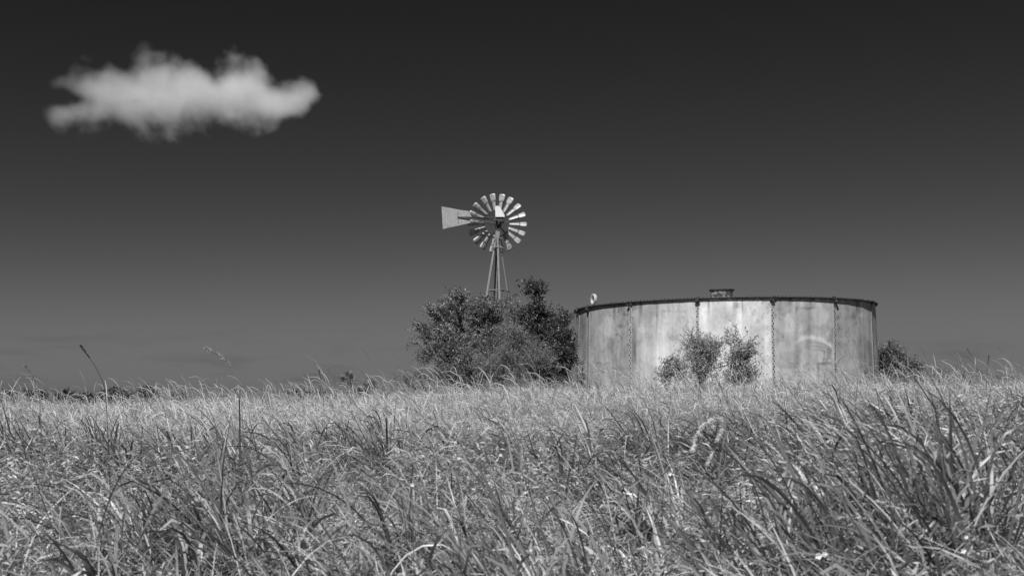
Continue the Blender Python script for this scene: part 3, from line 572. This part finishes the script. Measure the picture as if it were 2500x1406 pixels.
# long leaning straws with curling ends
x, y = scatter(3200, 3.0, 14, .8); n = len(x)
fg.add(blades(col(x, y, ground_z(x, y)), rng.uniform(.6, 1.1, n), rng.uniform(.007, .016, n), np.where(rng.random(n) < .7, rng.normal(WIND, .7, n), rng.normal(0, .8, n)), rng.uniform(.1, .7, n), rng.uniform(.5, 2.6, n), rng.uniform(.22, .6, n), 9, pw=2.6, twist=rng.normal(0, .8, n)))
def fluff(n0, y0, y1, keep, hb):
    x, y = scatter(n0, y0, y1, .8); k = (rng.random(len(x)) < keep(x, y)) & ~in_tank(x, y); x, y = x[k], y[k]; n = len(x)
    Ln, az, t0_, cu, tn = rng.uniform(.55, .95, n), np.where(rng.random(n) < .7, rng.normal(WIND, .7, n), rng.uniform(0, 6.28, n)), rng.uniform(.02, .4, n), rng.uniform(.8, 2.9, n), rng.uniform(.45, .85, n); B = col(x, y, ground_z(x, y)); pw = 3.2
    fg.add(blades(B, Ln, np.full(n, .005), az, t0_, cu, tn * .8, 10, pw=pw, prof=np.full(11, 1.0)))
    t = np.linspace(0, 1, 41); th = t0_[:, None] + cu[:, None] * t[None, :] ** pw; ds = Ln[:, None] / 40
    H = np.concatenate([np.zeros((n, 1)), np.cumsum(np.sin((th[:, 1:] + th[:, :-1]) / 2) * ds, 1)], 1); Zc = np.concatenate([np.zeros((n, 1)), np.cumsum(np.cos((th[:, 1:] + th[:, :-1]) / 2) * ds, 1)], 1)
    ti = np.repeat(np.arange(n), hb); j = rng.integers(27, 40, len(ti)); h, zc, a = H[ti, j], Zc[ti, j], az[ti]; tt = th[ti, j]
    pos = col(B[ti, 0] + h * np.cos(a), B[ti, 1] + h * np.sin(a), B[ti, 2] + zc); d = col(np.sin(tt) * np.cos(a), np.sin(tt) * np.sin(a), np.cos(tt)) + rng.normal(size=(len(ti), 3)) * .42
    L_ = rng.uniform(.014, .034, len(ti)); V, Fq, T = leaves_from(pos, d, L_, rng.uniform(.0022, .0042, len(ti)), tn[ti] * rng.uniform(.8, 1.2, len(ti)), rng)
    return V, Fq, T
fl = [fluff(3000, 3.4, 14, lambda x, y: .25 + .75 * sm(fbm(x * .5 + 12, y * .5 + 80, 3), .48, .6), 44), fluff(5200, 12, 30, lambda x, y: .9 + 0 * x, 16)]
k0 = len(fl[0][0]); make_fl = (np.concatenate([fl[0][0], fl[1][0]]), np.concatenate([fl[0][1], fl[1][1] + k0]), np.concatenate([fl[0][2], fl[1][2]]))
o = make_mesh('seed_fluff', make_fl[0], make_fl[1], M_SEED, tint=make_fl[2]); o['kind'] = 'stuff'; o['label'] = 'pale bristly seed heads hanging among the grass'
o = fg.build('foreground_grass', M_GRASS); o['kind'] = 'stuff'; o['label'] = 'rank broad-bladed grass filling the foreground'
# leafy herbs low in the foreground
hb = Acc(); x, y = scatter(11000, 2.6, 12, .45); n = len(x); hh = rng.uniform(.16, .56, n); ht = rng.uniform(.14, .62, n); g = ground_z(x, y)
la = rng.uniform(0, 6.28, n); per = 15; ti = np.repeat(np.arange(n), per); f = np.tile((np.arange(per) + .6) / per, n); aa = la[ti] + f * per * 2.4; sp = rng.uniform(.04, .14, n)
pos = col(x[ti] + np.cos(la[ti]) * sp[ti] * f, y[ti] + np.sin(la[ti]) * sp[ti] * f, g[ti] + hh[ti] * (.2 + .8 * f))
dr = col(np.cos(aa), np.sin(aa), rng.uniform(-.5, .8, len(ti)))
V, Fq, T = leaves_from(pos, dr, rng.uniform(.035, .10, len(ti)), rng.uniform(.008, .019, len(ti)), ht[ti] * rng.uniform(.8, 1.2, len(ti)), rng, .6)
st = blades(col(x, y, g), hh * 1.02, np.full(n, .005), la, np.arctan(sp / hh), np.zeros(n), ht * .8, 3)
# taller weeds with narrow pale hanging leaves, scattered in drifts
x, y = scatter(3600, 3.0, 13, .7); k = fbm(x * .5 + 90, y * .5 + 3, 3) > .52; x, y = x[k], y[k]; n2 = len(x); h2 = rng.uniform(.5, .92, n2); t2 = rng.uniform(.32, .62, n2); la = rng.uniform(0, 6.28, n2); sp = rng.uniform(.05, .25, n2); g = ground_z(x, y); per = 30
ti = np.repeat(np.arange(n2), per); f = np.tile((np.arange(per) + .6) / per, n2); aa = la[ti] + f * per * 2.4
pos = col(x[ti] + np.cos(la[ti]) * sp[ti] * f, y[ti] + np.sin(la[ti]) * sp[ti] * f, g[ti] + h2[ti] * (.35 + .65 * f)); dr = col(np.cos(aa), np.sin(aa), rng.uniform(-.6, .5, len(ti)))
V2, F2, T2 = leaves_from(pos, dr, rng.uniform(.05, .11, len(ti)) * (1.1 - .5 * f), rng.uniform(.007, .013, len(ti)), t2[ti] * rng.uniform(.8, 1.2, len(ti)), rng, .8)
s2 = blades(col(x, y, g), h2 * 1.02, np.full(n2, .006), la, np.arctan(sp / h2), np.zeros(n2), t2 * .8, 3)
Fa = [tuple(q) for q in Fq.tolist()] + [tuple(q) for q in (st[1] + len(V)).tolist()]; k0 = len(V) + len(st[0]); Fa += [tuple(q) for q in (F2 + k0).tolist()] + [tuple(q) for q in (s2[1] + k0 + len(V2)).tolist()]
o = make_mesh('leafy_weeds', np.concatenate([V, st[0], V2, s2[0]]), Fa, M_HERB, tint=np.concatenate([T, st[2], T2, s2[2]])); o['kind'] = 'stuff'; o['label'] = 'low pale leafy weeds tangled among the foreground grass'
# pale feathery grass of the rise
ft = Acc()
x, y = scatter(420000, 9, 36, .9); k = (rng.random(len(x)) < .12 + .88 * zone(x, y)) & ~in_tank(x, y); x, y = x[k], y[k]; n = len(x); pat = fbm(x * .5 + 9, y * .5, 4)
ft.add(blades(col(x, y, ground_z(x, y)), rng.uniform(.2, .5, n) * (.7 + .6 * pat), rng.uniform(.003, .007, n), np.where(rng.random(n) < .35, rng.normal(WIND, .9, n), rng.uniform(0, 6.28, n)), rng.uniform(.0, .55, n), rng.uniform(.1, 1.9, n), rng.uniform(.34, .68, n) * (.6 + .7 * pat) * (1 - .55 * sm(fbm(x * .33 + 70, y * .22, 3), .52, .64) * rng.random(n)), 3, twist=rng.normal(0, .7, n)))
x, y = scatter(80000, 9, 36, .9); k = (rng.random(len(x)) < (.05 + .95 * zone(x, y)) * (1 - .75 * sm(fbm(x * .33 + 70, y * .22, 3), .50, .62))) & ~in_tank(x, y); x, y = x[k], y[k]; n = len(x); pat = fbm(x * .4 + 9, y * .4 + 31, 3)
t9 = np.linspace(0, 1, 10); pr = np.where(t9 < .68, .22, 1.0) * np.where(t9 > .9, .5, 1)
ft.add(blades(col(x, y, ground_z(x, y)), rng.uniform(.4, .78, n) * (.7 + .6 * pat) * (1 - .25 * sm(y, 20, 28) * sm(x, -5, -1)), rng.uniform(.007, .013, n), np.where(rng.random(n) < .5, rng.normal(WIND, .8, n), rng.uniform(0, 6.28, n)), rng.uniform(.02, .4, n), rng.uniform(.4, 3.0, n), rng.uniform(.45, .85, n), 9, prof=pr, pw=3.0, twist=rng.normal(0, .8, n)))
x, y = scatter(9000, 10, 34, 1.0); k = (rng.random(len(x)) < zone(x, y)) & ~in_tank(x, y); x, y = x[k], y[k]; n = len(x)
ft.add(blades(col(x, y, ground_z(x, y)), np.where(rng.random(n) < .05, rng.uniform(1.05, 1.4, n), rng.uniform(.6, 1.1, n)) * (1 - .3 * sm(y, 20, 28) * sm(x, -4, 0)) * (.72 + .56 * sm(fbm(x * .9 + 3, y * .9, 3), .4, .6)) * (1 - .16 * (1 - sm(x, -6, -1))), rng.uniform(.006, .011, n), rng.normal(WIND, .9, n), rng.uniform(.02, .22, n), rng.uniform(.6, 2.6, n), rng.uniform(.4, .75, n), 9, prof=pr, pw=4.0, twist=rng.normal(0, .8, n)))
o = ft.build('feathery_grass', M_SEED); o['kind'] = 'stuff'; o['label'] = 'pale feathery seeding grass covering the rise below the tank'

# ------------------------------------------------------------------ single stalks that stand out, and small flowers
def stalk(label, pts, depth, rs, head_from, head_w, tint, bristle=.03, seed=1, nbr=260):
    r = np.random.default_rng(seed); P = [Vector(at(px, py, depth)) for px, py in pts]; gx = P[0].x; P[0].z = float(ground_z(gx, depth)) - .02
    # smooth the polyline
    for _ in range(3):
        Q = [P[0]]
        for a, b in zip(P[:-1], P[1:]): Q += [a.lerp(b, .25), a.lerp(b, .75)]
        P = Q + [P[-1]]
    root = thing('grass_stalk', label, 'grass stalk', P[0].copy()); O = P[0].copy(); m = int(len(P) * head_from)
    mb = MB(); mb.tube([p - O for p in P], [rs * (1 - .7 * i / len(P)) for i in range(len(P))], 5); o = mb.build('stem', M_SEED, root)
    a = o.data.attributes.new('tint', 'FLOAT', 'POINT'); a.data.foreach_set('value', np.full(len(o.data.vertices), min(tint, .28), dtype=np.float32))
    hp = P[m:]; n = nbr; idx = r.random(n) * (len(hp) - 1); i0 = np.minimum(idx.astype(int), len(hp) - 2); fr = idx - i0
    A = np.array(hp); pos = A[i0] * (1 - fr[:, None]) + A[i0 + 1] * fr[:, None]; d = A[i0 + 1] - A[i0]; d /= np.linalg.norm(d, axis=1, keepdims=True)
    dr = d * 1.0 + r.normal(size=(n, 3)) * .38
    V, Fq, T = leaves_from(pos + r.normal(size=(n, 3)) * head_w * .25, dr, r.uniform(.5, 1.2, n) * bristle, np.maximum(r.uniform(.06, .13, n) * bristle, .0018), np.full(n, tint) * r.uniform(.8, 1.3, n), r)
    make_mesh('seed_head', V - np.array(O), Fq, M_SEED, root, tint=T)
stalk('tall dark straight grass stalk leaning left above the left skyline', [(272, 1060), (262, 960), (240, 905), (215, 868), (198, 845)], 9, .0035, .66, .006, .05, .016, 1, 420)
stalk('tall pale feathery grass stalk bending left above the left skyline', [(600, 1050), (592, 945), (570, 900), (540, 868), (505, 851)], 9, .003, .52, .009, .50, .028, 2, 520)
stalk('thin dark grass spike left of the bushes on the skyline', [(795, 1040), (790, 960), (783, 925), (779, 905)], 14, .0035, .6, .006, .07, .015, 3, 300)
stalk('thick drooping foxtail head hanging left in the right foreground', [(1742, 1250), (1752, 1160), (1768, 1080), (1772, 1040), (1750, 1018), (1718, 1035), (1700, 1062), (1692, 1095)], 5.5, .0045, .42, .006, .85, .023, 4, 900)
stalk('lower foxtail head hanging beside the thicker drooping one', [(1752, 1260), (1762, 1170), (1776, 1100), (1774, 1052), (1762, 1050), (1748, 1085), (1728, 1130)], 5.6, .004, .50, .006, .80, .021, 5, 700)
stalk('pale grass stalk at the far left standing in front of the sky', [(110, 1080), (100, 980), (88, 930), (62, 895)], 7.5, .0035, .6, .006, .35, .02, 6, 260)
stalk('dark seed spike standing on the right skyline', [(2400, 1000), (2408, 930), (2412, 885), (2414, 870)], 15, .0035, .6, .006, .08, .018, 7, 260)
stalk('thin grey grass stalk curving over the right skyline', [(2390, 1000), (2385, 930), (2378, 880), (2362, 852)], 14, .003, .7, .005, .2, .016, 8, 160)
def flower(px, py, d, big, label):
    p = Vector(at(px, py, d)); root = thing('white_flower', label, 'flower', (p.x, p.y, float(ground_z(p.x, d))), 'small white flowers in the foreground grass')
    O = Vector(root.location); h = p - O; mb = MB(); mb.tube([(0, .0, -.01), (.01, 0, h.z * .6), (0, 0, h.z)], .0022, 5); mb.build('stem', M_BARK, root)
    for k in range(5):
        a = 2 * math.pi * k / 5; t_ = Vector((math.cos(a), -.5, math.sin(a))).normalized(); s_ = t_.cross(Vector((0, -1, .3))).normalized(); c = Vector((0, 0, h.z))
        mb = MB(); mb.add([c, c + t_ * big * .6 + s_ * big * .38, c + t_ * big, c + t_ * big * .6 - s_ * big * .38], [(0, 1, 2, 3)]); mb.build('petal', M_FLOWER, root)
for i, q in enumerate(((1998, 1356, 4.3, .016), (2012, 1352, 4.3, .013), (2351, 1344, 4.3, .012), (1635, 1156, 5.6, .012), (1222, 1110, 6.0, .010), (1006, 1183, 5.3, .010), (2358, 1310, 4.5, .010), (1120, 1118, 6.0, .010))):
    flower(*q, ('larger bright white flower low in the right foreground', 'white flower touching the larger one low in the right foreground', 'white flower low at the far right of the foreground', 'white flower below the drooping foxtail head', 'tiny white flower in the middle of the grass below the bush', 'tiny white flower lowest of the middle ones', 'tiny white flower above another at the far right', 'tiny white flower left of the central grass blades')[i])

# ------------------------------------------------------------------ cloud
def build_cloud():
    D = 620.0; sc = D / F; cp = at(450, 244, D); W2 = 345 * sc
    top = [(100, 600), (140, 440), (200, 370), (330, 290), (440, 205), (530, 250), (650, 165), (720, 210), (850, 170), (970, 112), (1050, 145), (1130, 155), (1250, 172), (1430, 165), (1530, 235), (1620, 175), (1710, 130), (1820, 165), (1930, 205), (1990, 300), (2080, 300), (2160, 305), (2260, 270), (2350, 300), (2440, 350)]
    bot = [(100, 770), (200, 825), (350, 805), (520, 780), (700, 775), (850, 805), (1000, 820), (1180, 830), (1320, 815), (1450, 800), (1600, 800), (1750, 830), (1900, 810), (2010, 760), (2150, 700), (2300, 640), (2440, 580)]
    zx = lambda q: ((90 + q / 3.472) - 448) * sc; zy = lambda q: (235 - (90 + q / 3.472)) * sc
    tx = np.array([zx(a) for a, b in top]); tz = np.array([zy(b) for a, b in top]); bx_ = np.array([zx(a) for a, b in bot]); bz = np.array([zy(b) for a, b in bot])
    HZ = 45.0
    U = np.linspace(tx[0], tx[-1], 120); T_ = np.interp(U, tx, tz); B_ = np.interp(U, bx_, bz); mid = (T_ + B_) / 2; hf = (T_ - B_) / 2
    dep = np.minimum(34, hf * 1.1 + 4); n = 40; V = []; e_ = np.linspace(0, 2 * math.pi, n + 1)[:-1]
    for i in range(len(U)):
        g = 1.34; V += [(U[i], math.cos(q) * dep[i] * g, mid[i] + math.sin(q) * hf[i] * g + 0) for q in e_]
    Fs = [(i * n + k, i * n + (k + 1) % n, (i + 1) * n + (k + 1) % n, (i + 1) * n + k) for i in range(len(U) - 1) for k in range(n)] + [tuple(range(n))[::-1], tuple((len(U) - 1) * n + k for k in range(n))]
    m, t, o = mat_new('cloud_vapour'); tcn = t.nodes.new('ShaderNodeTexCoord'); s3 = t.nodes.new('ShaderNodeSeparateXYZ'); t.links.new(tcn.outputs['Object'], s3.inputs[0])
    mm = lambda op, a, b=None, c=None: mth(op, a, b, c, tree=t)
    # wobble of the lookup position
    def noise(scale, detail, off=0):
        n_ = t.nodes.new('ShaderNodeTexNoise'); n_.inputs['Scale'].default_value = scale; n_.inputs['Detail'].default_value = detail; n_.inputs['Roughness'].default_value = .58
        mp_ = t.nodes.new('ShaderNodeMapping'); mp_.inputs['Location'].default_value = (off, off * .7, off * 1.3); t.links.new(tcn.outputs['Object'], mp_.inputs[0]); t.links.new(mp_.outputs[0], n_.inputs['Vector']); return n_.outputs[0]
    xn = mm('DIVIDE', mm('SUBTRACT', s3.outputs[0], float(U[0])), float(U[-1] - U[0]))
    def curve(vals):                               # profile along the cloud
        c = t.nodes.new('ShaderNodeFloatCurve'); cm = c.mapping; cu = cm.curves[0]; xs = np.linspace(0, 1, 26)
        ys = np.interp(U[0] + xs * (U[-1] - U[0]), U, vals) / (2 * HZ) + .5
        while len(cu.points) < len(xs): cu.points.new(.5, .5)
        for p, a, b in zip(cu.points, xs, ys): p.location = (float(a), float(b)); p.handle_type = 'AUTO'
        cm.update(); t.links.new(xn, c.inputs['Value']); return mm('MULTIPLY', mm('SUBTRACT', c.outputs[0], .5), 2 * HZ)
    cm_, ch_ = curve(mid), curve(hf)
    vn = mm('DIVIDE', mm('SUBTRACT', s3.outputs[2], cm_), mm('MAXIMUM', ch_, .5))
    wn = mm('DIVIDE', s3.outputs[1], mm('MINIMUM', mm('ADD', mm('MULTIPLY', ch_, 1.1), 4), 34))
    r = mm('SQRT', mm('ADD', mm('MULTIPLY', vn, vn), mm('MULTIPLY', wn, wn)))
    edge = mm('SUBTRACT', 1.02, r)
    nzv = mm('ADD', mm('MULTIPLY', mm('SUBTRACT', noise(.085, 7), .5), 1.25), mm('MULTIPLY', mm('SUBTRACT', noise(.022, 2, 30), .5), .7))
    # hollow on the left between the two lobes
    dx = mm('DIVIDE', mm('SUBTRACT', s3.outputs[0], zx(285)), 13); dz = mm('DIVIDE', mm('SUBTRACT', s3.outputs[2], zy(510)), 3.6)
    hol = mm('MULTIPLY', mm('POWER', 2.718, mm('MULTIPLY', mm('ADD', mm('MULTIPLY', dx, dx), mm('MULTIPLY', dz, dz)), -1)), .9)
    lowf = mm('MULTIPLY', mm('MAXIMUM', mm('SUBTRACT', -.15, vn), 0), -.25)
    vo = t.nodes.new('ShaderNodeTexVoronoi'); vo.feature = 'SMOOTH_F1'; vo.inputs['Scale'].default_value = .052; vo.inputs['Smoothness'].default_value = .35
    vm = t.nodes.new('ShaderNodeVectorMath'); vm.operation = 'MULTIPLY_ADD'; nw = t.nodes.new('ShaderNodeTexNoise'); nw.inputs['Scale'].default_value = .06; nw.inputs['Detail'].default_value = 3; t.links.new(tcn.outputs['Object'], nw.inputs['Vector'])
    t.links.new(nw.outputs['Color'], vm.inputs[0]); vm.inputs[1].default_value = (16, 16, 16); t.links.new(tcn.outputs['Object'], vm.inputs[2]); t.links.new(vm.outputs[0], vo.inputs['Vector'])
    lob = mm('MULTIPLY', mm('SUBTRACT', .50, vo.outputs['Distance']), mm('MULTIPLY', mm('ADD', mm('MINIMUM', mm('MAXIMUM', vn, -.6), .8), .75), .55))   # rounded heads on the upper side
    nzv = mm('ADD', mm('MULTIPLY', nzv, mm('ADD', 1, mm('MULTIPLY', mm('MAXIMUM', mm('MULTIPLY', vn, -1), 0), .75))), lob)
    ends = mm('MULTIPLY', mm('POWER', mm('MAXIMUM', mm('SUBTRACT', mm('MULTIPLY', xn, 2), 1), 0), 7), 1.0)
    val = mm('SUBTRACT', mm('SUBTRACT', mm('ADD', mm('ADD', edge, nzv), lowf), hol), ends)
    mr = t.nodes.new('ShaderNodeMapRange'); mr.inputs[1].default_value = .04; mr.inputs[2].default_value = .80; mr.inputs[3].default_value = 0; mr.inputs[4].default_value = 1; t.links.new(val, mr.inputs[0])
    den = mm('MULTIPLY', mm('POWER', mr.outputs[0], 1.3), mm('ADD', .026, mm('MULTIPLY', mm('POWER', mm('MAXIMUM', xn, 0), .8), .068)))
    pv = t.nodes.new('ShaderNodeVolumePrincipled'); pv.inputs['Color'].default_value = (1, 1, 1, 1); pv.inputs['Anisotropy'].default_value = 0
    t.links.new(den, pv.inputs['Density']); t.links.new(pv.outputs[0], o.inputs['Volume'])
    ob = make_mesh('cloud', np.array(V), Fs, m); ob.location = cp
    tag(ob, 'single soft white cloud with ragged underside high at the left', 'cloud')
build_cloud()
